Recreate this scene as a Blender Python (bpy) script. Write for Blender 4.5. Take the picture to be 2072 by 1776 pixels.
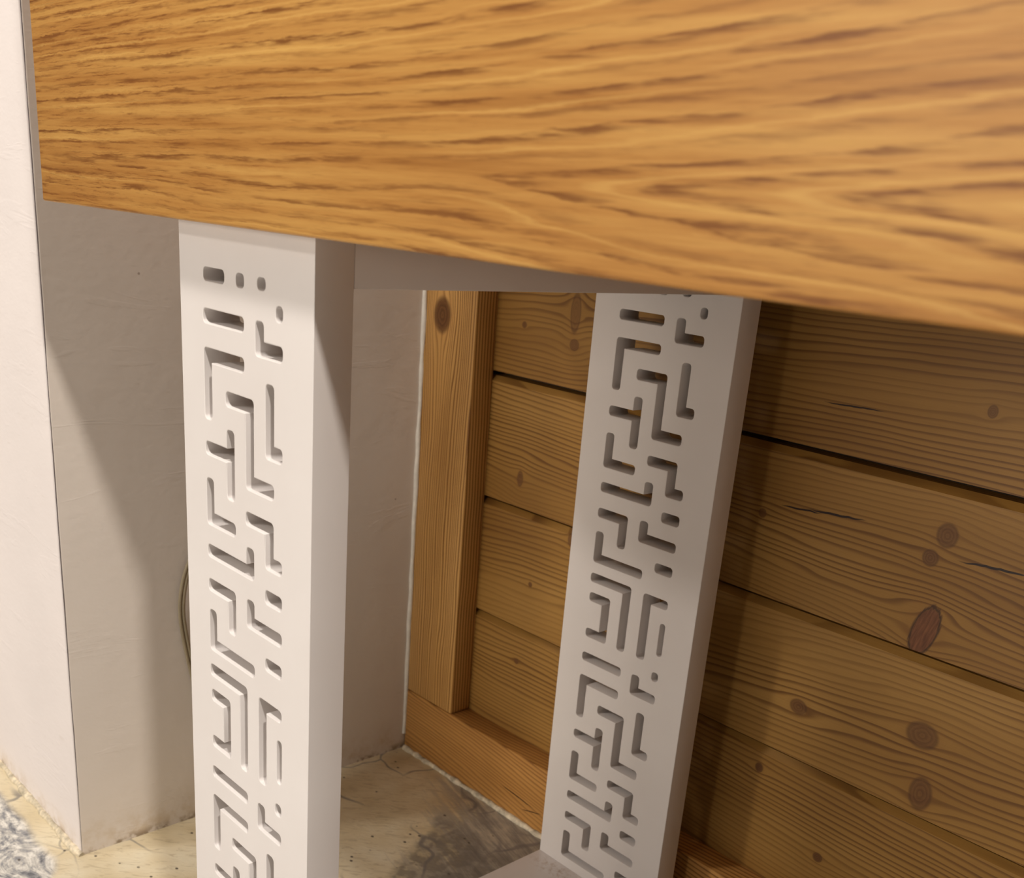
import bpy, bmesh, math, random
from mathutils import Matrix, Vector

for _o in list(bpy.data.objects):
    bpy.data.objects.remove(_o, do_unlink=True)
scene = bpy.context.scene
COL = scene.collection
random.seed(7)

# ------------------------------------------------------------------ camera
cam_data = bpy.data.cameras.new('camera')
cam = bpy.data.objects.new('camera', cam_data)
COL.objects.link(cam)
RIGHT = Vector((0.679564671655, 0.729166594373, 0.080671771326))
FORWARD = Vector((-0.667825326530, 0.660384832417, -0.343367450930))
UP = Vector((-0.303646489001, 0.179465737021, 0.935730120790))
CAM = Vector((0.63525, -0.312125, 0.637375))
cam.matrix_world = Matrix(((RIGHT.x, UP.x, -FORWARD.x, CAM.x),
                           (RIGHT.y, UP.y, -FORWARD.y, CAM.y),
                           (RIGHT.z, UP.z, -FORWARD.z, CAM.z),
                           (0, 0, 0, 1)))
cam_data.sensor_width = 36.0
cam_data.lens = 2144.3729 / 2072 * 36.0
cam_data.shift_x = (1036 - 1052.3849) / 2072
cam_data.shift_y = (1211.7702 - 888) / 2072
cam_data.clip_start = 0.02
cam_data.dof.use_dof = True
cam_data.dof.focus_distance = 0.74
cam_data.dof.aperture_fstop = 14.0
scene.camera = cam

# ------------------------------------------------------------------ light of the room plus an added front fill
world = bpy.data.worlds.new('room_ambience')
scene.world = world
world.use_nodes = True
_bg = world.node_tree.nodes['Background']
_bg.inputs['Color'].default_value = (1.0, 0.82, 0.62, 1)
_bg.inputs['Strength'].default_value = 0.06


def area_lamp(name, loc, target, size, power, color):
    d = bpy.data.lights.new(name, 'AREA')
    d.shape = 'DISK'
    d.size = size
    d.energy = power
    d.color = color
    o = bpy.data.objects.new(name, d)
    COL.objects.link(o)
    o.location = loc
    o.rotation_euler = (Vector(target) - Vector(loc)).to_track_quat('-Z', 'Y').to_euler()
    return o


area_lamp('downlight_right', (1.77, -0.58, 2.40), (0.1, 0.0, 0.35), 0.14, 38, (1.0, 0.93, 0.85))
area_lamp('downlight_near', (0.05, -0.66, 2.40), (0.05, -0.3, 0.35), 0.16, 22, (1.0, 0.94, 0.87))
area_lamp('downlight_front', (-1.45, -2.60, 2.38), (0.1, 0.2, 0.35), 0.30, 28, (1.0, 0.92, 0.84))
_fill = area_lamp('added_front_fill', (-0.45, -3.30, 0.80), (0.1, 0.2, 0.50), 2.0, 51, (1.0, 0.91, 0.80))  # added unseen area light, low fill for front-facing surfaces; no real window there
_fill.data.shape = 'RECTANGLE'
_fill.data.size_y = 1.3

scene.cycles.max_bounces = 5
scene.cycles.diffuse_bounces = 3
scene.cycles.glossy_bounces = 2
scene.cycles.use_light_tree = False
scene.cycles.use_adaptive_sampling = True
scene.cycles.adaptive_threshold = 0.05
scene.cycles.adaptive_min_samples = 16
scene.view_settings.view_transform = 'Standard'
scene.view_settings.look = 'None'
scene.view_settings.exposure = 0.0
scene.view_settings.gamma = 1.0
scene.view_settings.use_curve_mapping = False

# ------------------------------------------------------------------ node helpers


class S:
    """a shader socket with arithmetic"""

    def __init__(self, b, sock):
        self.b, self.s = b, sock

    def _m(self, op, *a):
        return self.b.math(op, self, *a)

    def __add__(self, o): return self._m('ADD', o)
    __radd__ = __add__
    def __sub__(self, o): return self._m('SUBTRACT', o)
    def __rsub__(self, o): return self.b.math('SUBTRACT', o, self)
    def __mul__(self, o): return self._m('MULTIPLY', o)
    __rmul__ = __mul__
    def __truediv__(self, o): return self._m('DIVIDE', o)
    def __rtruediv__(self, o): return self.b.math('DIVIDE', o, self)


class NB:
    def __init__(self, name, rough=0.5, spec=0.4):
        self.mat = bpy.data.materials.new(name)
        self.mat.use_nodes = True
        self.t = self.mat.node_tree
        self.bsdf = self.t.nodes['Principled BSDF']
        self.bsdf.inputs['Roughness'].default_value = rough
        self.bsdf.inputs['Specular IOR Level'].default_value = spec
        g = self.t.nodes.new('ShaderNodeNewGeometry')
        sep = self.t.nodes.new('ShaderNodeSeparateXYZ')
        self.t.links.new(g.outputs['Position'], sep.inputs[0])
        self.pos = g.outputs['Position']
        self.x, self.y, self.z = (S(self, sep.outputs[i]) for i in range(3))

    def put(self, inp, v):
        if isinstance(v, S):
            self.t.links.new(v.s, inp)
        elif hasattr(v, 'is_output'):
            self.t.links.new(v, inp)
        elif isinstance(v, (tuple, list)):
            v = tuple(v)
            inp.default_value = v + (1.0,) if len(v) == 3 and len(inp.default_value) == 4 else v
        else:
            inp.default_value = v

    def math(self, op, *a, clamp=False):
        n = self.t.nodes.new('ShaderNodeMath')
        n.operation = op
        n.use_clamp = clamp
        for i, v in enumerate(a):
            self.put(n.inputs[i], v)
        return S(self, n.outputs[0])

    def xyz(self, x, y, z):
        n = self.t.nodes.new('ShaderNodeCombineXYZ')
        for i, v in enumerate((x, y, z)):
            self.put(n.inputs[i], v)
        return n.outputs[0]

    def noise(self, vec, scale, detail=2.0, rough=0.5, dist=0.0):
        n = self.t.nodes.new('ShaderNodeTexNoise')
        self.put(n.inputs['Vector'], vec)
        n.inputs['Scale'].default_value = scale
        n.inputs['Detail'].default_value = detail
        n.inputs['Roughness'].default_value = rough
        n.inputs['Distortion'].default_value = dist
        return S(self, n.outputs['Fac'])

    def voronoi(self, vec, scale, feature='F1', rand=1.0):
        n = self.t.nodes.new('ShaderNodeTexVoronoi')
        n.feature = feature
        self.put(n.inputs['Vector'], vec)
        n.inputs['Scale'].default_value = scale
        n.inputs['Randomness'].default_value = rand
        return S(self, n.outputs['Distance'])

    def step(self, v, a, b, lo=0.0, hi=1.0):
        n = self.t.nodes.new('ShaderNodeMapRange')
        n.interpolation_type = 'SMOOTHSTEP'
        self.put(n.inputs[0], v)
        n.inputs[1].default_value = a
        n.inputs[2].default_value = b
        n.inputs[3].default_value = lo
        n.inputs[4].default_value = hi
        return S(self, n.outputs[0])

    def ramp(self, v, stops):
        n = self.t.nodes.new('ShaderNodeValToRGB')
        e = n.color_ramp.elements
        while len(e) < len(stops):
            e.new(0.5)
        for el, (p, c) in zip(e, stops):
            el.position = p
            el.color = tuple(c) + (1,) if len(c) == 3 else c
        self.put(n.inputs[0], v)
        return n.outputs[0]

    def mix(self, f, a, b, mode='MIX'):
        n = self.t.nodes.new('ShaderNodeMix')
        n.data_type = 'RGBA'
        n.blend_type = mode
        self.put(n.inputs[0], f)
        self.put(n.inputs[6], a)
        self.put(n.inputs[7], b)
        return n.outputs[2]

    def color(self, c): self.put(self.bsdf.inputs['Base Color'], c)
    def rough(self, v): self.put(self.bsdf.inputs['Roughness'], v)

    def bump(self, h, strength, distance):
        n = self.t.nodes.new('ShaderNodeBump')
        n.inputs['Strength'].default_value = strength
        n.inputs['Distance'].default_value = distance
        self.put(n.inputs['Height'], h)
        self.t.links.new(n.outputs[0], self.bsdf.inputs['Normal'])


# ------------------------------------------------------------------ materials
def mat_oak():
    b = NB('warm_oak', 0.42, 0.35)
    x, z = b.x, b.z
    slow = b.noise(b.xyz(x, 0.3, z * 5.0), 3.2, 2.0)
    wob = b.noise(b.xyz(x, 1.7, z * 5.0), 15.0, 3.0, 0.6)
    fine = b.noise(b.xyz(x * 1.0, 2.2, z * 3.0), 120.0, 3.0, 0.6)
    busy = b.step(x, -0.12, 0.32, 1.0, 0.0)
    zc = 0.6470 + (slow - 0.5) * 0.016
    dz = (z - zc) + (wob - 0.5) * 0.0046 + (fine - 0.5) * (busy * 0.0016 + 0.0010)
    adz = b.math('SQRT', dz * dz + 0.000006)
    # nested arches that open to the right, flattening away from the middle of the board
    f = b.math('POWER', adz * 24.0, 1.10) - x * 0.35 - b.step(x, 0.22, 0.80) * 0.80
    t = f * 6.2 + slow * 1.5 + b.noise(b.xyz(x * 1.5, 6.0, z * 70.0), 1.0, 2.0) * 1.3
    # pores: short dashes lying along the grain
    pores = b.noise(b.xyz(x * 24.0, 5.0, z * 380.0), 1.0, 3.0, 0.65)
    pores2 = b.noise(b.xyz(x * 55.0, 9.0, z * 900.0), 1.0, 3.0, 0.6)
    streak = b.noise(b.xyz(x * 2.6, 3.0, z * 85.0), 1.0, 5.0, 0.68)
    fr = b.math('FRACT', t + (pores - 0.5) * 0.35)
    idx = b.math('FLOOR', t)
    vary = b.noise(b.xyz(idx * 7.31, x * 4.0, 0.0), 1.0, 1.0)
    band = b.step(fr, 0.36, 0.80) * b.step(fr, 0.86, 0.96, 1.0, 0.0)
    fr2 = b.math('FRACT', t * 2.7 + 0.31 + (pores2 - 0.5) * 0.5)
    band2 = b.step(fr2, 0.45, 0.80) * b.step(fr2, 0.85, 0.97, 1.0, 0.0)
    base = b.ramp(streak, [(0.30, (0.36, 0.148, 0.030)), (0.47, (0.505, 0.240, 0.058)), (0.70, (0.65, 0.36, 0.098))])
    dark = band * b.step(pores, 0.36, 0.60) * b.step(vary, 0.30, 0.60, 0.35, 1.0)
    c = b.mix(dark * 0.95, base, (0.205, 0.072, 0.015))
    d2 = band2 * b.step(pores, 0.42, 0.62) * (busy * 0.75 + 0.22) * b.step(streak, 0.40, 0.60, 1.0, 0.25)
    c = b.mix(d2 * 0.85, c, (0.25, 0.088, 0.018))
    dash = b.step(pores2, 0.54, 0.66) * b.step(pores, 0.44, 0.60) * (busy * 0.65 + 0.25)
    c = b.mix(dash * 0.75, c, (0.22, 0.075, 0.015))
    light = b.step(fr, 0.0, 0.10) * b.step(fr, 0.10, 0.30, 1.0, 0.0) * b.step(vary, 0.42, 0.62)
    c = b.mix(light * 0.36, c, (0.80, 0.49, 0.145))
    b.color(c)
    b.bump(pores * -1.0, 0.18, 0.0006)
    return b.mat


def mat_pine(name, u, v, knots=(), cracks=(), tint=(1, 1, 1), spacing=0.0048, seed=0.0, wave=0.010, red=None,
             contrast=1.0, slope=0.0):
    """pine with growth lines along u; the lines part around each knot (u, v, ru, rv, tone)"""
    b = NB(name, 0.48, 0.35)
    ax = {'x': b.x, 'y': b.y, 'z': b.z}
    U, V = ax[u], ax[v]
    vv = V + U * slope - b.y * 0.9
    kmask = None
    halo = None
    emin = None
    for (ku, kv, ru, rv, tone) in knots:
        du = (U - ku)
        dv = (V - kv)
        d2 = (du * du) / (ru * ru * 3.0) + (dv * dv) / (rv * rv)
        vv = vv - dv * 1.0 / (d2 * 0.8 + 1.0)
        e = b.math('SQRT', (du * du) / (ru * ru) + (dv * dv) / (rv * rv))
        m = b.step(e, 0.82, 1.12, tone, 0.0)
        h = b.step(e, 0.9, 2.0, 0.6, 0.0)
        if tone > 0:
            emin = e if emin is None else b.math('MINIMUM', emin, e)
        kmask = m if kmask is None else b.math('MAXIMUM', kmask, m)
        halo = h if halo is None else b.math('MAXIMUM', halo, h)
    slow = b.noise(b.xyz(U * 2.2, V * 7.0, seed), 1.0, 2.0)
    mid = b.noise(b.xyz(U * 9.0, V * 26.0, seed + 3.0), 1.0, 2.0)
    t = (vv + (slow - 0.5) * wave * 4.0 + (mid - 0.5) * 0.0060 + (b.noise(b.xyz(U * 0.4, V * 60.0, seed + 21.0), 1.0, 1.0) - 0.5) * 0.010) / spacing + seed * 0.37
    fr = b.math('FRACT', t)
    line = b.step(fr, 0.42, 0.86) * b.step(fr, 0.90, 0.995, 1.0, 0.0)
    tone = b.noise(b.xyz(U * 3.0, V * 11.0, seed + 8.0), 1.0, 2.0)
    fibre = b.noise(b.xyz(U * 30.0, V * 900.0, seed + 5.0), 1.0, 2.0, 0.6)
    T = tint

    def k(c): return (c[0] * T[0], c[1] * T[1], c[2] * T[2])
    base = b.ramp(tone, [(0.28, k((0.28, 0.150, 0.036))), (0.5, k((0.385, 0.225, 0.062))), (0.72, k((0.455, 0.280, 0.088)))])
    strength = b.noise(b.xyz(U * 1.5, V * 16.0, seed + 11.0), 1.0, 2.0)
    c = b.mix(line * b.step(strength, 0.32, 0.66, 0.30, 0.92) * contrast, base, k((0.150, 0.068, 0.015)))
    c = b.mix(b.step(fibre, 0.35, 0.75, 0.0, 0.16), c, k((0.24, 0.12, 0.03)))
    if kmask is not None:
        rings = b.step(b.math('FRACT', emin * 3.0 + b.noise(b.pos, 200.0, 2.0) * 0.8), 0.2, 0.8)
        kc = b.mix(rings, (0.115, 0.046, 0.013), (0.165, 0.072, 0.022))
        c = b.mix(halo * 0.30, c, k((0.26, 0.115, 0.03)))
        c = b.mix(kmask, c, kc)
        c = b.mix(b.step(emin, 0.86, 1.0) * b.step(emin, 1.02, 1.28, 0.5, 0.0), c, (0.075, 0.030, 0.010))
    if red is not None:
        (ku, kv, ang, ru, rv) = red
        ca, sa = math.cos(ang), math.sin(ang)
        du = (U - ku) * ca + (V - kv) * sa
        dv = (V - kv) * ca - (U - ku) * sa
        e = b.math('SQRT', (du * du) / (ru * ru) + (dv * dv) / (rv * rv))
        g = b.noise(b.xyz(du * 60.0, dv * 500.0, 0.0), 1.0, 2.0)
        e = e + (g - 0.5) * 0.3
        c = b.mix(b.step(e, 0.85, 1.0, 1.0, 0.0), c, b.ramp(g, [(0.3, (0.115, 0.040, 0.014)), (0.7, (0.25, 0.098, 0.038))]))
        c = b.mix(b.step(e, 0.86, 0.96) * b.step(e, 0.98, 1.15, 0.9, 0.0), c, (0.05, 0.018, 0.008))
    crk = None
    for (cu, cv, length, slope_c, w) in cracks:
        du = (U - cu)
        wig = (b.noise(b.xyz(U * 60.0, seed, 0.0), 1.0, 2.0) - 0.5) * 0.004
        dv = V - cv - du * slope_c + wig
        e = b.math('SQRT', (du * du) / (length * length) + (dv * dv) / (w * w))
        m = b.step(e, 0.6, 1.0, 1.0, 0.0)
        crk = m if crk is None else b.math('MAXIMUM', crk, m)
    if crk is not None:
        c = b.mix(crk, c, (0.02, 0.008, 0.006))
    b.color(c)
    b.bump(fibre, 0.15, 0.0006)
    return b.mat


def mat_white(name='white_lacquer', stain=False):
    b = NB(name, 0.42, 0.35)
    n = b.noise(b.pos, 9.0, 3.0)
    c = b.ramp(n, [(0.3, (0.765, 0.715, 0.690)), (0.7, (0.81, 0.765, 0.742))])
    if stain:
        d = b.math('SQRT', (b.x - 0.035) * (b.x - 0.035) * 0.5 + (b.y - 0.362) * (b.y - 0.362) * 3.0)
        n2 = b.noise(b.pos, 160.0, 4.0, 0.7)
        c = b.mix(b.step(d, 0.0, 0.030, 1.0, 0.0) * b.step(n2, 0.45, 0.66) * 0.75, c, (0.42, 0.27, 0.16))
        n3 = b.noise(b.pos, 30.0, 3.0)
        c = b.mix(b.step(n3, 0.5, 0.75) * 0.15, c, (0.60, 0.49, 0.38))
    b.color(c)
    return b.mat


def mat_plaster(name, col, seed=0.0, foot=0.06):
    b = NB(name, 0.62, 0.3)
    big = b.noise(b.xyz(b.x, b.y + seed, b.z), 5.0, 3.0)
    c = b.ramp(big, [(0.3, tuple(k * 0.93 for k in col)), (0.7, col)])
    marks = b.noise(b.xyz(b.x * 14, b.y * 14 + seed, b.z * 60), 1.0, 3.0, 0.7)
    c = b.mix(b.step(marks, 0.66, 0.78) * 0.20, c, (0.52, 0.44, 0.37))
    specks = b.voronoi(b.xyz(b.x, b.y + seed, b.z), 21.0)
    c = b.mix(b.step(specks, 0.020, 0.034, 0.55, 0.0), c, (0.20, 0.14, 0.10))
    dirt = b.noise(b.pos, 55.0, 4.0, 0.65)
    low = b.step(b.z, 0.0, foot, 1.0, 0.0) * b.step(dirt, 0.36, 0.72)
    c = b.mix(low * 0.55, c, (0.50, 0.36, 0.19))
    lowest = b.step(b.z, 0.0, 0.010, 1.0, 0.0) * b.step(dirt, 0.45, 0.60)
    c = b.mix(lowest * 0.7, c, (0.16, 0.10, 0.05))
    b.color(c)
    bn = b.noise(b.xyz(b.x * 1.0, b.y * 1.0 + seed, b.z * 1.6), 70.0, 2.0, 0.6)
    bn2 = b.noise(b.xyz(b.x, b.y + seed, b.z * 0.6), 13.0, 2.0)
    smear = b.noise(b.xyz(b.x * 8.0, b.y * 8.0 + seed, b.z * 40.0), 1.0, 3.0, 0.7, 1.0)
    b.bump(bn * 0.45 + bn2 * 2.0 + b.step(smear, 0.58, 0.66) * 0.12, 0.34, 0.0022)
    return b.mat


def mat_floor():
    b = NB('poured_stone', 0.42, 0.45)
    x, y = b.x, b.y
    n1 = b.noise(b.pos, 14.0, 2.0, 0.6)
    n2 = b.noise(b.pos, 60.0, 2.0, 0.65)
    c = b.ramp(n1, [(0.30, (0.60, 0.49, 0.30)), (0.5, (0.71, 0.61, 0.42)), (0.72, (0.78, 0.71, 0.54))])
    # fine trowel relief, running across the strip
    tro = b.noise(b.xyz((x + y) * 38.0, (x - y) * 150.0, 0.0), 1.0, 2.0, 0.65, 1.2)
    c = b.mix(b.step(tro, 0.52, 0.70) * 0.42, c, (0.36, 0.28, 0.17))
    # grey brushed wash beside the skirting
    brush = b.noise(b.xyz((x * 0.97 - y * 0.24) * 11.0, (y * 0.97 + x * 0.24) * 120.0, 3.0), 1.0, 4.0, 0.72)
    m2 = x + y * 0.93 - 0.185 + (n1 - 0.5) * 0.09 + (brush - 0.5) * 0.26
    wash = b.step(m2, -0.020, 0.050)
    grey = b.ramp(brush + (n2 - 0.5) * 0.22, [(0.30, (0.13, 0.125, 0.125)), (0.46, (0.26, 0.24, 0.215)), (0.56, (0.40, 0.36, 0.30)), (0.70, (0.58, 0.51, 0.39))])
    c = b.mix(wash * 0.92, c, grey)
    # blotchy dark patch of the wash
    m3 = b.step(x + y * 0.55 - 0.050 + (n1 - 0.5) * 0.05, 0.0, 0.012) * b.step(y + (n1 - 0.5) * 0.05, 0.345, 0.375, 1.0, 0.0)
    c = b.mix(m3 * b.step(n2, 0.38, 0.56, 0.35, 0.9) * 0.8, c, (0.15, 0.135, 0.12))
    # grey marbling in front of the pier
    sw = b.noise(b.xyz(x * 1.0, y * 1.9, 4.0), 13.0, 4.0, 0.72, 3.2)
    spk = b.noise(b.pos, 210.0, 2.0, 0.75)
    marb = b.ramp(sw * 0.80 + spk * 0.20, [(0.36, (0.12, 0.125, 0.14)), (0.45, (0.30, 0.30, 0.31)), (0.51, (0.52, 0.50, 0.46)), (0.60, (0.80, 0.77, 0.71))])
    m1 = b.step(y + (n1 - 0.5) * 0.020 + b.step(x, -0.30, -0.235, 0.0, -0.028) * -1.0, -0.009, 0.003, 1.0, 0.0)
    # the open floor away from the wall is all marbled
    c = b.mix(m1, c, marb)
    # veins
    warp = b.noise(b.pos, 20.0, 1.0)
    vo = b.voronoi(b.xyz(x + warp * 0.05, y + warp * 0.04, 0.0), 11.0, 'DISTANCE_TO_EDGE')
    sel = b.step(b.noise(b.xyz(x, y, 7.0), 9.0, 0.0), 0.46, 0.60)
    c = b.mix(b.step(vo, 0.004, 0.022, 0.75, 0.0) * sel, c, (0.17, 0.16, 0.16))
    # pits
    pit = b.voronoi(b.xyz(x, y * 1.3, 2.0), 62.0)
    psel = b.step(b.noise(b.xyz(x, y, 17.0), 25.0, 0.0), 0.47, 0.56)
    pm = b.step(pit, 0.085, 0.14, 1.0, 0.0) * psel
    c = b.mix(pm * 0.9, c, (0.06, 0.045, 0.035))
    b.color(c)
    b.bump(tro, 0.30, 0.0012)
    return b.mat


def mat_plain(name, col, rough=0.6, var=0.15, scale=60.0):
    b = NB(name, rough, 0.3)
    n = b.noise(b.pos, scale, 4.0, 0.6)
    b.color(b.ramp(n, [(0.3, tuple(k * (1 - var) for k in col)), (0.7, tuple(min(1, k * (1 + var)) for k in col))]))
    b.bump(n, 0.3, 0.001)
    return b.mat


OAK = mat_oak()
WHITE = mat_white()
WHITE_STAINED = mat_white('white_lacquer_scuffed', True)
PLASTER_FACE = mat_plaster('plaster_pier_face', (0.80, 0.735, 0.71), 3.0, 0.03)
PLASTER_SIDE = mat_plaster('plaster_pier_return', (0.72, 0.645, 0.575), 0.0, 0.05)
FLOOR = mat_floor()
CAULK = mat_plain('white_caulk', (0.80, 0.76, 0.68), 0.5, 0.10, 90.0)
CAULK_DIRTY = mat_plain('cream_caulk', (0.62, 0.54, 0.40), 0.6, 0.45, 120.0)
CABLE = mat_plain('grey_brown_cable_sheath', (0.36, 0.30, 0.20), 0.45, 0.1, 50.0)
DARK = mat_plain('dark_backing', (0.03, 0.022, 0.018), 0.9, 0.2, 20.0)

# ------------------------------------------------------------------ mesh helpers


def link(name, me, mat, parent=None):
    o = bpy.data.objects.new(name, me)
    COL.objects.link(o)
    if mat:
        me.materials.clear()
        me.materials.append(mat)
    if parent:
        o.parent = parent
    return o


def finish(me, angle=35):
    for p in me.polygons:
        p.use_smooth = True
    me.set_sharp_from_angle(angle=math.radians(angle))


def box(name, x0, x1, y0, y1, z0, z1, mat, parent=None, bevel=0.0, segs=2):
    bm = bmesh.new()
    bmesh.ops.create_cube(bm, size=1.0)
    for v in bm.verts:
        v.co = Vector((x0 if v.co.x < 0 else x1, y0 if v.co.y < 0 else y1, z0 if v.co.z < 0 else z1))
    if bevel:
        bmesh.ops.bevel(bm, geom=bm.edges[:], offset=bevel, segments=segs, profile=0.5, affect='EDGES')
    me = bpy.data.meshes.new(name)
    bm.to_mesh(me)
    bm.free()
    if bevel:
        finish(me)
    return link(name, me, mat, parent)


def extrude_profile(name, prof, x0, x1, mat, parent=None, nx=1, jitter=None):
    """profile of (y, z) points, extruded along X"""
    bm = bmesh.new()
    rows = []
    for i in range(nx + 1):
        x = x0 + (x1 - x0) * i / nx
        rows.append([bm.verts.new((x, y + (jitter() if jitter else 0), z + (jitter() if jitter else 0))) for y, z in prof])
    n = len(prof)
    for a, b_ in zip(rows, rows[1:]):
        for k in range(n):
            bm.faces.new((a[k], a[(k + 1) % n], b_[(k + 1) % n], b_[k]))
    bm.faces.new(rows[0][::-1])
    bm.faces.new(rows[-1])
    bmesh.ops.recalc_face_normals(bm, faces=bm.faces[:])
    me = bpy.data.meshes.new(name)
    bm.to_mesh(me)
    bm.free()
    finish(me)
    return link(name, me, mat, parent)


def tube(name, pts, r, mat, parent=None, sides=10, rad=None):
    bm = bmesh.new()
    rings = []
    P = [Vector(p) for p in pts]
    for i, p in enumerate(P):
        d = (P[min(i + 1, len(P) - 1)] - P[max(i - 1, 0)]).normalized()
        a = d.orthogonal().normalized() if i == 0 else (a - d * a.dot(d)).normalized()
        c = d.cross(a)
        rr = rad[i] if rad else r
        rings.append([bm.verts.new(p + (a * math.cos(2 * math.pi * k / sides) + c * math.sin(2 * math.pi * k / sides)) * rr) for k in range(sides)])
    for A, B in zip(rings, rings[1:]):
        for k in range(sides):
            bm.faces.new((A[k], A[(k + 1) % sides], B[(k + 1) % sides], B[k]))
    bm.faces.new(rings[0][::-1])
    bm.faces.new(rings[-1])
    bmesh.ops.recalc_face_normals(bm, faces=bm.faces[:])
    me = bpy.data.meshes.new(name)
    bm.to_mesh(me)
    bm.free()
    finish(me, 50)
    return link(name, me, mat, parent)


def catmull(pts, n):
    P = [Vector(p) for p in pts]
    P = [P[0] * 2 - P[1]] + P + [P[-1] * 2 - P[-2]]
    out = []
    for i in range(1, len(P) - 2):
        for k in range(n):
            t = k / n
            a, b_, c, d = P[i - 1], P[i], P[i + 1], P[i + 2]
            out.append(0.5 * ((2 * b_) + (c - a) * t + (2 * a - 5 * b_ + 4 * c - d) * t * t + (3 * b_ - a - 3 * c + d) * t ** 3))
    out.append(P[-2])
    return out


def structure(o, label=None, category=None):
    o['kind'] = 'structure'
    if label:
        o['label'] = label
    if category:
        o['category'] = category
    return o


# ------------------------------------------------------------------ the room
XS, YC, YB, YW = -0.290, 0.021, 0.421, 0.450
XB = -0.205

structure(box('floor', -1.6, 1.9, -1.7, 0.62, -0.05, 0.0, FLOOR),
          'cream and grey marbled poured stone floor under the sideboard', 'floor')


def ragged_slab(name, fixed, mat, ragged):
    """wall slab whose meeting edge at the outer corner is a little uneven"""
    bm = bmesh.new()
    x0, x1, y0, y1, z0, z1 = fixed
    n = 90
    rnd = random.Random(5)
    L, Rr = [], []
    w = 0.0
    for i in range(n + 1):
        z = z0 + (z1 - z0) * i / n
        w = w * 0.75 + rnd.uniform(-1, 1) * 0.00028
        e = w
        if ragged == 'x1':
            e += 0.0017 * max(0.0, min(1.0, 1.0 - (z - 0.06) / 0.26))
            ring = [(x0, y0), (x1 + e - 0.0012, y0), (x1 + e, y0 + 0.0012), (x1 + e, y1), (x0, y1)]
        else:
            ring = [(x0, y0 + 0.0003 + e), (x0 + 0.0003, y0 + e), (x1 - 0.0005, y0 + e), (x1, y0 + 0.0008 + e), (x1, y1), (x0, y1)]
        L.append([bm.verts.new((a, b_, z)) for a, b_ in ring])
    m = len(L[0])
    for A, B in zip(L, L[1:]):
        for k in range(m):
            bm.faces.new((A[k], A[(k + 1) % m], B[(k + 1) % m], B[k]))
    bm.faces.new(L[0][::-1])
    bm.faces.new(L[-1])
    bmesh.ops.recalc_face_normals(bm, faces=bm.faces[:])
    me = bpy.data.meshes.new(name)
    bm.to_mesh(me)
    bm.free()
    finish(me, 50)
    return link(name, me, mat)


structure(ragged_slab('wall_left', (-1.6, XS - 0.0042, YC, 0.62, 0.0, 2.4), PLASTER_FACE, 'x1'),
          'white plastered front face of the wall pier on the left', 'wall')
structure(ragged_slab('wall_return', (XS - 0.0010, XS, YC + 0.0012, 0.62, 0.0, 2.4), PLASTER_SIDE, 'y0'),
          'plastered side of the pier turning into the alcove', 'wall')

joint = box('joint_filler', XS - 0.0041, XS - 0.0011, YC + 0.0014, YC + 0.03, 0.004, 2.4, mat_plain('dark_joint', (0.085, 0.065, 0.062), 0.8, 0.3, 40.0), bpy.data.objects['wall_return'])

wall_back = structure(box('wall_back', -0.289, 1.9, YW + 0.020, 0.62, 0.0, 2.4, DARK),
                      'horizontal pine plank cladding behind the sideboard', 'wall')

GAPS = [0.080, 0.206, 0.339, 0.473, 0.607, 0.741, 0.875, 1.009, 1.143, 1.277, 1.411, 1.545, 1.679, 1.813, 1.947, 2.081, 2.215, 2.349]
EX = {3: 0.0034, 2: 0.0016, 1: 0.0018}
KNOTS = {
    0: dict(knots=[(0.189, 0.184, 0.0038, 0.0042, 1.0), (0.261, 0.128, 0.0042, 0.0040, 0.95), (-0.133, 0.168, 0.0028, 0.0028, 1.0)],
            seed=2.0, spacing=0.0052, slope=0.03),
    1: dict(knots=[(0.216, 0.256, 0.0075, 0.0062, 0.85), (0.326, 0.276, 0.0120, 0.0100, 0.80), (0.335, 0.228, 0.0085, 0.0130, 0.80), (-0.122, 0.262, 0.0026, 0.0026, 0.9), (-0.068, 0.327, 0.0050, 0.0070, 0.8)],
            seed=5.3, spacing=0.0060, slope=-0.05),
    2: dict(knots=[(0.310, 0.436, 0.0075, 0.0085, 0.80), (0.301, 0.416, 0.0058, 0.0060, 0.85), (0.149, 0.412, 0.0034, 0.0036, 0.8), (-0.151, 0.372, 0.0040, 0.0075, 0.75), (0.308, 0.360, 0.0120, 0.0200, 0.0)],
            cracks=[(0.185, 0.4245, 0.022, 0.05, 0.0010), (0.218, 0.4280, 0.030, 0.07, 0.0012), (0.350, 0.4220, 0.032, 0.06, 0.0012)],
            red=(0.309, 0.359, 1.33, 0.0215, 0.0098), seed=8.1, spacing=0.0050, slope=0.04),
    3: dict(knots=[(-0.163, 0.529, 0.0030, 0.0030, 0.9), (-0.091, 0.519, 0.0055, 0.0050, 0.75), (0.322, 0.531, 0.0034, 0.0042, 0.7), (-0.093, 0.549, 0.0060, 0.0170, 0.55)],
            cracks=[(0.215, 0.515, 0.030, 0.02, 0.0008)], seed=11.7, spacing=0.0058, slope=-0.02),
}
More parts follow.
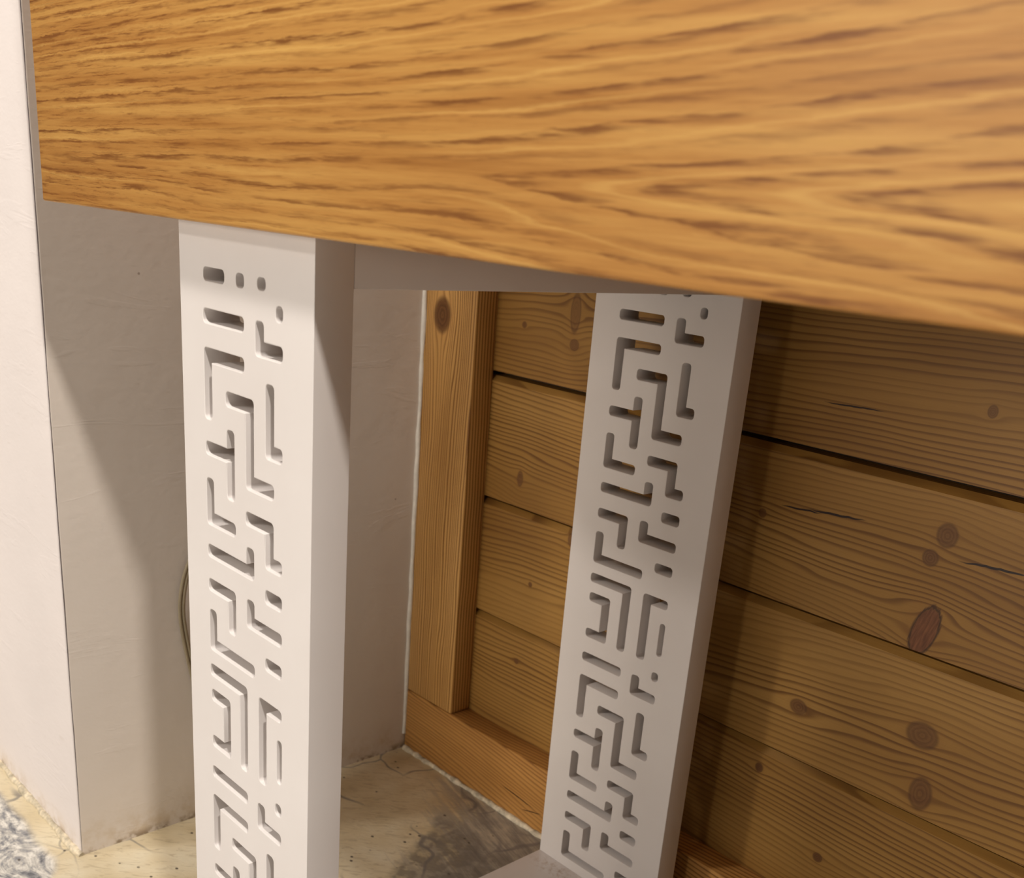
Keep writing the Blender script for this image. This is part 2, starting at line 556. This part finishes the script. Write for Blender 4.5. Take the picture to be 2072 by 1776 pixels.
for i in range(len(GAPS) - 1):
    z0, z1 = GAPS[i], GAPS[i + 1]
    kw = KNOTS.get(i, dict(seed=3.3 * i + 1.0))
    if i < 6 or i == 6:
        m_pl = mat_pine('pine_plank_%d' % i, 'x', 'z', tint=(0.92, 0.83, 0.68), wave=0.008, **kw)
    lo = z0 + 0.0006 + EX.get(i, 0.0016)
    hi = z1 - 0.0010
    prof = [(YW, lo), (YW, hi - 0.0058), (YW + 0.0055, hi - 0.0004), (YW + 0.020, hi), (YW + 0.020, lo), (YW + 0.0016, lo - 0.0001)]
    if i == 0:
        prof = [(YW, 0.080), (YW, hi - 0.0058), (YW + 0.0055, hi - 0.0004), (YW + 0.020, hi), (YW + 0.020, 0.080)]
    extrude_profile('plank', prof, XB - 0.05, 1.9, m_pl, wall_back)

SKIRT_MAT = mat_pine('pine_skirting', 'x', 'z', tint=(1.46, 1.28, 1.30), spacing=0.0046, seed=4.4, wave=0.012, slope=0.10,
                     cracks=[(-0.085, 0.030, 0.030, -0.10, 0.0008), (-0.060, 0.022, 0.018, 0.25, 0.0007)])
skirt = structure(box('baseboard_back', XS + 0.0012, 1.9, YB, YW + 0.012, 0.0, 0.080, SKIRT_MAT, None, 0.0016),
                  'reddish pine skirting board along the plank wall', 'skirting board')
BATTEN_MAT = mat_pine('pine_batten', 'z', 'x', knots=[(0.527, -0.259, 0.0170, 0.0125, 1.0)], tint=(1.62, 1.55, 1.75),
                      spacing=0.0036, seed=6.2, wave=0.004, contrast=1.5)
batten = structure(box('trim_1', XS + 0.0012, XB, YB, YW + 0.0005, 0.0805, 2.4, BATTEN_MAT, None, 0.0016),
                   'upright knotty pine batten in the alcove corner', 'trim')

# beads of caulk: in the corner beside the batten and along the foot of the skirting
rr = random.Random(3)
pts, rad = [], []
for i in range(130):
    z = 0.02 + i * 0.0185
    pts.append((XS + 0.0012 + rr.uniform(-0.0004, 0.0004), YB - 0.0006 + rr.uniform(-0.0004, 0.0004), z))
    rad.append(0.0027 + rr.uniform(-0.0006, 0.0006))
tube('caulk_bead', pts, 0.003, CAULK, batten, 8, rad)
pts, rad = [], []
for i in range(240):
    x = XS + 0.004 + i * 0.0085
    pts.append((x, YB - 0.0008 + rr.uniform(-0.0007, 0.0007), 0.0006 + rr.uniform(-0.0004, 0.0006)))
    rad.append(0.0036 + rr.uniform(-0.0011, 0.0012))
tube('caulk_bead', pts, 0.003, CAULK_DIRTY, skirt, 8, rad)
# skim of grout that fills the joint at the foot of the pier
pts, rad = [], []
for i in range(70):
    x = XS + 0.001 - i * 0.012
    pts.append((x, YC - 0.001 + rr.uniform(-0.001, 0.001), 0.0002 + rr.uniform(-0.0004, 0.0005)))
    rad.append(0.0042 + rr.uniform(-0.0012, 0.0016))
structure(tube('trim_2', pts, 0.003, CAULK_DIRTY, None, 8, rad), 'uneven cream grout line at the foot of the left pier', 'trim')

# ------------------------------------------------------------------ the sideboard
BW = 0.150          # width of a leg board
BT = 0.0245         # its thickness
RAIL_Z = 0.591      # underside of the top rail
FOOT_Z = 0.025      # top of the foot rail
REAR_Y = 0.3752     # front of the rear leg
BODY_Z = RAIL_Z + 0.025

SLOTS = [
    [(29, 23.5), (77, 23.5), (77, 32), (29, 32)],
    [(112, 13), (119, 13), (119, 21.5), (112, 21.5)],
    [(90, 23.5), (99, 23.5), (99, 34.5), (119, 34.5), (119, 43), (90, 43)],
    [(29, 46.5), (77, 46.5), (77, 55), (38, 55), (38, 90), (29, 90)],
    [(55, 69), (87.5, 69), (87.5, 114.5), (110, 114.5), (110, 123.5), (78.5, 123.5), (78.5, 78), (55, 78)],
    [(101, 57), (110, 57), (110, 91.5), (119, 91.5), (119, 100), (101, 100)],
    [(55.5, 92), (64.5, 92), (64.5, 135.5), (55.5, 135.5), (55.5, 112.5), (29, 112.5), (29, 104), (55.5, 104)],
    [(29, 127.5), (38, 127.5), (38, 149.5), (65, 149.5), (65, 158), (29, 158)],
    [(77.5, 137.5), (109.5, 137.5), (109.5, 159), (119, 159), (119, 167.5), (100.5, 167.5), (100.5, 146), (77.5, 146)],
    [(29, 171.5), (78, 171.5), (78, 160), (87, 160), (87, 180), (29, 180)],
    [(29, 195), (64, 195), (64, 225), (55, 225), (55, 203.5), (29, 203.5)],
    [(100, 181), (119, 181), (119, 190), (100, 190)],
    [(78, 194), (87, 194), (87, 204.5), (119, 204.5), (119, 213), (78, 213)],
    [(29.5, 216.5), (38.5, 216.5), (38.5, 237), (87, 237), (87, 245.5), (29.5, 245.5)],
    [(100, 226), (119, 226), (119, 234.5), (100, 234.5)],
    [(29, 256), (77.5, 256), (77.5, 318), (68.5, 318), (68.5, 264.5), (29, 264.5)],
    [(30, 274.5), (55, 274.5), (55, 318), (30, 318), (30, 309.5), (46, 309.5), (46, 283), (30, 283)],
    [(92, 256), (119, 256), (119, 264), (101, 264), (101, 317), (92, 317)],
    [(114, 277), (119.5, 277), (119.5, 307.5), (114, 307.5)],
]
PERIOD = 310.3


def clip(poly, vmin, vmax):
    """clip a polygon to vmin < v < vmax; may give several pieces, only simple cases occur"""
    def half(ps, c, sign):
        out = []
        for i in range(len(ps)):
            a, b_ = ps[i - 1], ps[i]
            ia, ib = sign * (a[1] - c) >= 0, sign * (b_[1] - c) >= 0
            if ia != ib:
                t = (c - a[1]) / (b_[1] - a[1])
                out.append((a[0] + (b_[0] - a[0]) * t, c))
            if ib:
                out.append(b_)
        return out
    return half(half(poly, vmin, 1), vmax, -1)


def rounded(poly, r):
    n = len(poly)
    area = sum(poly[i - 1][0] * poly[i][1] - poly[i][0] * poly[i - 1][1] for i in range(n))
    sg = 1 if area > 0 else -1
    out = []
    for i in range(n):
        a, p, c = (Vector(poly[(i + k) % n]) for k in (-1, 0, 1))
        d1, d2 = (a - p), (c - p)
        cr = (p - a).x * (c - p).y - (p - a).y * (c - p).x
        rad = r if cr * sg > 0 else 0.35
        rad = min(rad, d1.length * 0.48, d2.length * 0.48)
        d1.normalize()
        d2.normalize()
        o = p + (d1 + d2) * rad
        k = 5 if rad > 1 else 2
        a0 = math.atan2(-d2.y, -d2.x)
        a1 = math.atan2(-d1.y, -d1.x)
        da = (a1 - a0 + math.pi) % (2 * math.pi) - math.pi
        for j in range(k + 1):
            ang = a0 + da * j / k
            out.append((o.x + math.cos(ang) * rad, o.y + math.sin(ang) * rad))
    return out


def leg_mesh():
    cu = bpy.data.curves.new('leg_outline', 'CURVE')
    cu.dimensions = '2D'
    cu.fill_mode = 'BOTH'
    be = 0.0006
    cu.extrude = BT / 2 - be
    cu.bevel_depth = be
    cu.bevel_resolution = 1
    cu.offset = -be

    def spline(pts):
        s = cu.splines.new('POLY')
        s.points.add(len(pts) - 1)
        for q, (u, v) in zip(s.points, pts):
            q.co = (u, v, 0, 1)
        s.use_cyclic_u = True
    spline([(0, 0.0), (BW, 0.0), (BW, BODY_Z), (0, BODY_Z)])
    for rep in (-1, 0, 1):
        for poly in SLOTS:
            q = clip([(u, v + rep * PERIOD) for u, v in poly], -0.3, 565.0)
            if len(q) < 3 or max(a[1] for a in q) - min(a[1] for a in q) < 4:
                continue
            spline([(u / 1000, RAIL_Z - v / 1000) for u, v in rounded(q, 2.9)])
    tmp = bpy.data.objects.new('leg_outline', cu)
    COL.objects.link(tmp)
    bpy.context.view_layer.update()
    dg = bpy.context.evaluated_depsgraph_get()
    me = bpy.data.meshes.new_from_object(tmp.evaluated_get(dg))
    bpy.data.objects.remove(tmp, do_unlink=True)
    me.transform(Matrix.Rotation(math.pi / 2, 4, 'X'))
    me.name = 'leg'
    me.materials.clear()
    finish(me, 30)
    return me


LEG = leg_mesh()
side = bpy.data.objects.new('sideboard', None)
COL.objects.link(side)
side.empty_display_size = 0.1
side['label'] = 'oak fronted sideboard standing on white loop legs cut with a maze of slots'
side['category'] = 'sideboard'

YA = -0.014
XA, XE = -0.177, 1.050
fp = box('front_panel', XA, XE, YA, YA + 0.022, BODY_Z + 0.0005, BODY_Z + 0.300, OAK, side, 0.0014, 3)
fp['label'] = 'warm oak front with arched grain'
box('end_panel', XA, XA + 0.020, YA + 0.0224, 0.400, BODY_Z + 0.0005, BODY_Z + 0.278, OAK, side, 0.001)
box('end_panel', XE - 0.020, XE, YA + 0.0224, 0.400, BODY_Z + 0.0005, BODY_Z + 0.278, OAK, side, 0.001)
box('bottom_panel', XA + 0.0204, XE - 0.0204, YA + 0.0224, 0.390, BODY_Z + 0.0005, BODY_Z + 0.018, OAK, side, 0.001)
box('back_panel', XA + 0.0204, XE - 0.0204, 0.3904, 0.400, BODY_Z + 0.0005, BODY_Z + 0.278, OAK, side, 0.001)
box('top_panel', XA, XE, YA + 0.0224, 0.400, BODY_Z + 0.2784, BODY_Z + 0.300, OAK, side, 0.001)

proto = []
for y in (0.0, REAR_Y):
    leg = link('leg', LEG, WHITE, side)
    leg.location = (0, y + BT / 2, 0)
    proto.append(leg)
proto.append(box('top_rail', 0.0, BW, BT + 0.0001, REAR_Y - 0.0001, RAIL_Z, BODY_Z, WHITE, side, 0.0006))
proto.append(box('foot_rail', 0.0, BW, BT + 0.0001, REAR_Y - 0.0001, 0.0, FOOT_Z, WHITE_STAINED, side, 0.0006))
for o in proto:
    c = o.copy()
    COL.objects.link(c)
    c.parent = side
    c.location.x += XE - XA - BW + 2 * XA

# ------------------------------------------------------------------ the cable on the pier
path = catmull([(XS + 0.006, 0.176, 0.470), (XS + 0.006, 0.166, 0.380), (XS + 0.006, 0.152, 0.320), (XS + 0.006, 0.142, 0.294),
                (XS + 0.006, 0.1355, 0.278), (XS + 0.006, 0.131, 0.258), (XS + 0.006, 0.1298, 0.240), (XS + 0.006, 0.131, 0.224),
                (XS + 0.006, 0.1345, 0.200), (XS + 0.006, 0.139, 0.176), (XS + 0.006, 0.150, 0.120), (XS + 0.006, 0.165, 0.050),
                (XS + 0.008, 0.185, 0.0035), (XS + 0.020, 0.235, 0.0028), (XS + 0.030, 0.300, 0.0028)], 6)
cable = bpy.data.objects.new('twin_cable', None)
COL.objects.link(cable)
cable['label'] = 'thin grey-brown cable bowing down the pier behind the nearest white leg'
cable['category'] = 'cable'
tube('cable_strand', path, 0.0019, CABLE, cable, 8)
tube('cable_strand', [p + Vector((0.0006, 0.0034, 0.0004)) for p in path], 0.0019, CABLE, cable, 8)
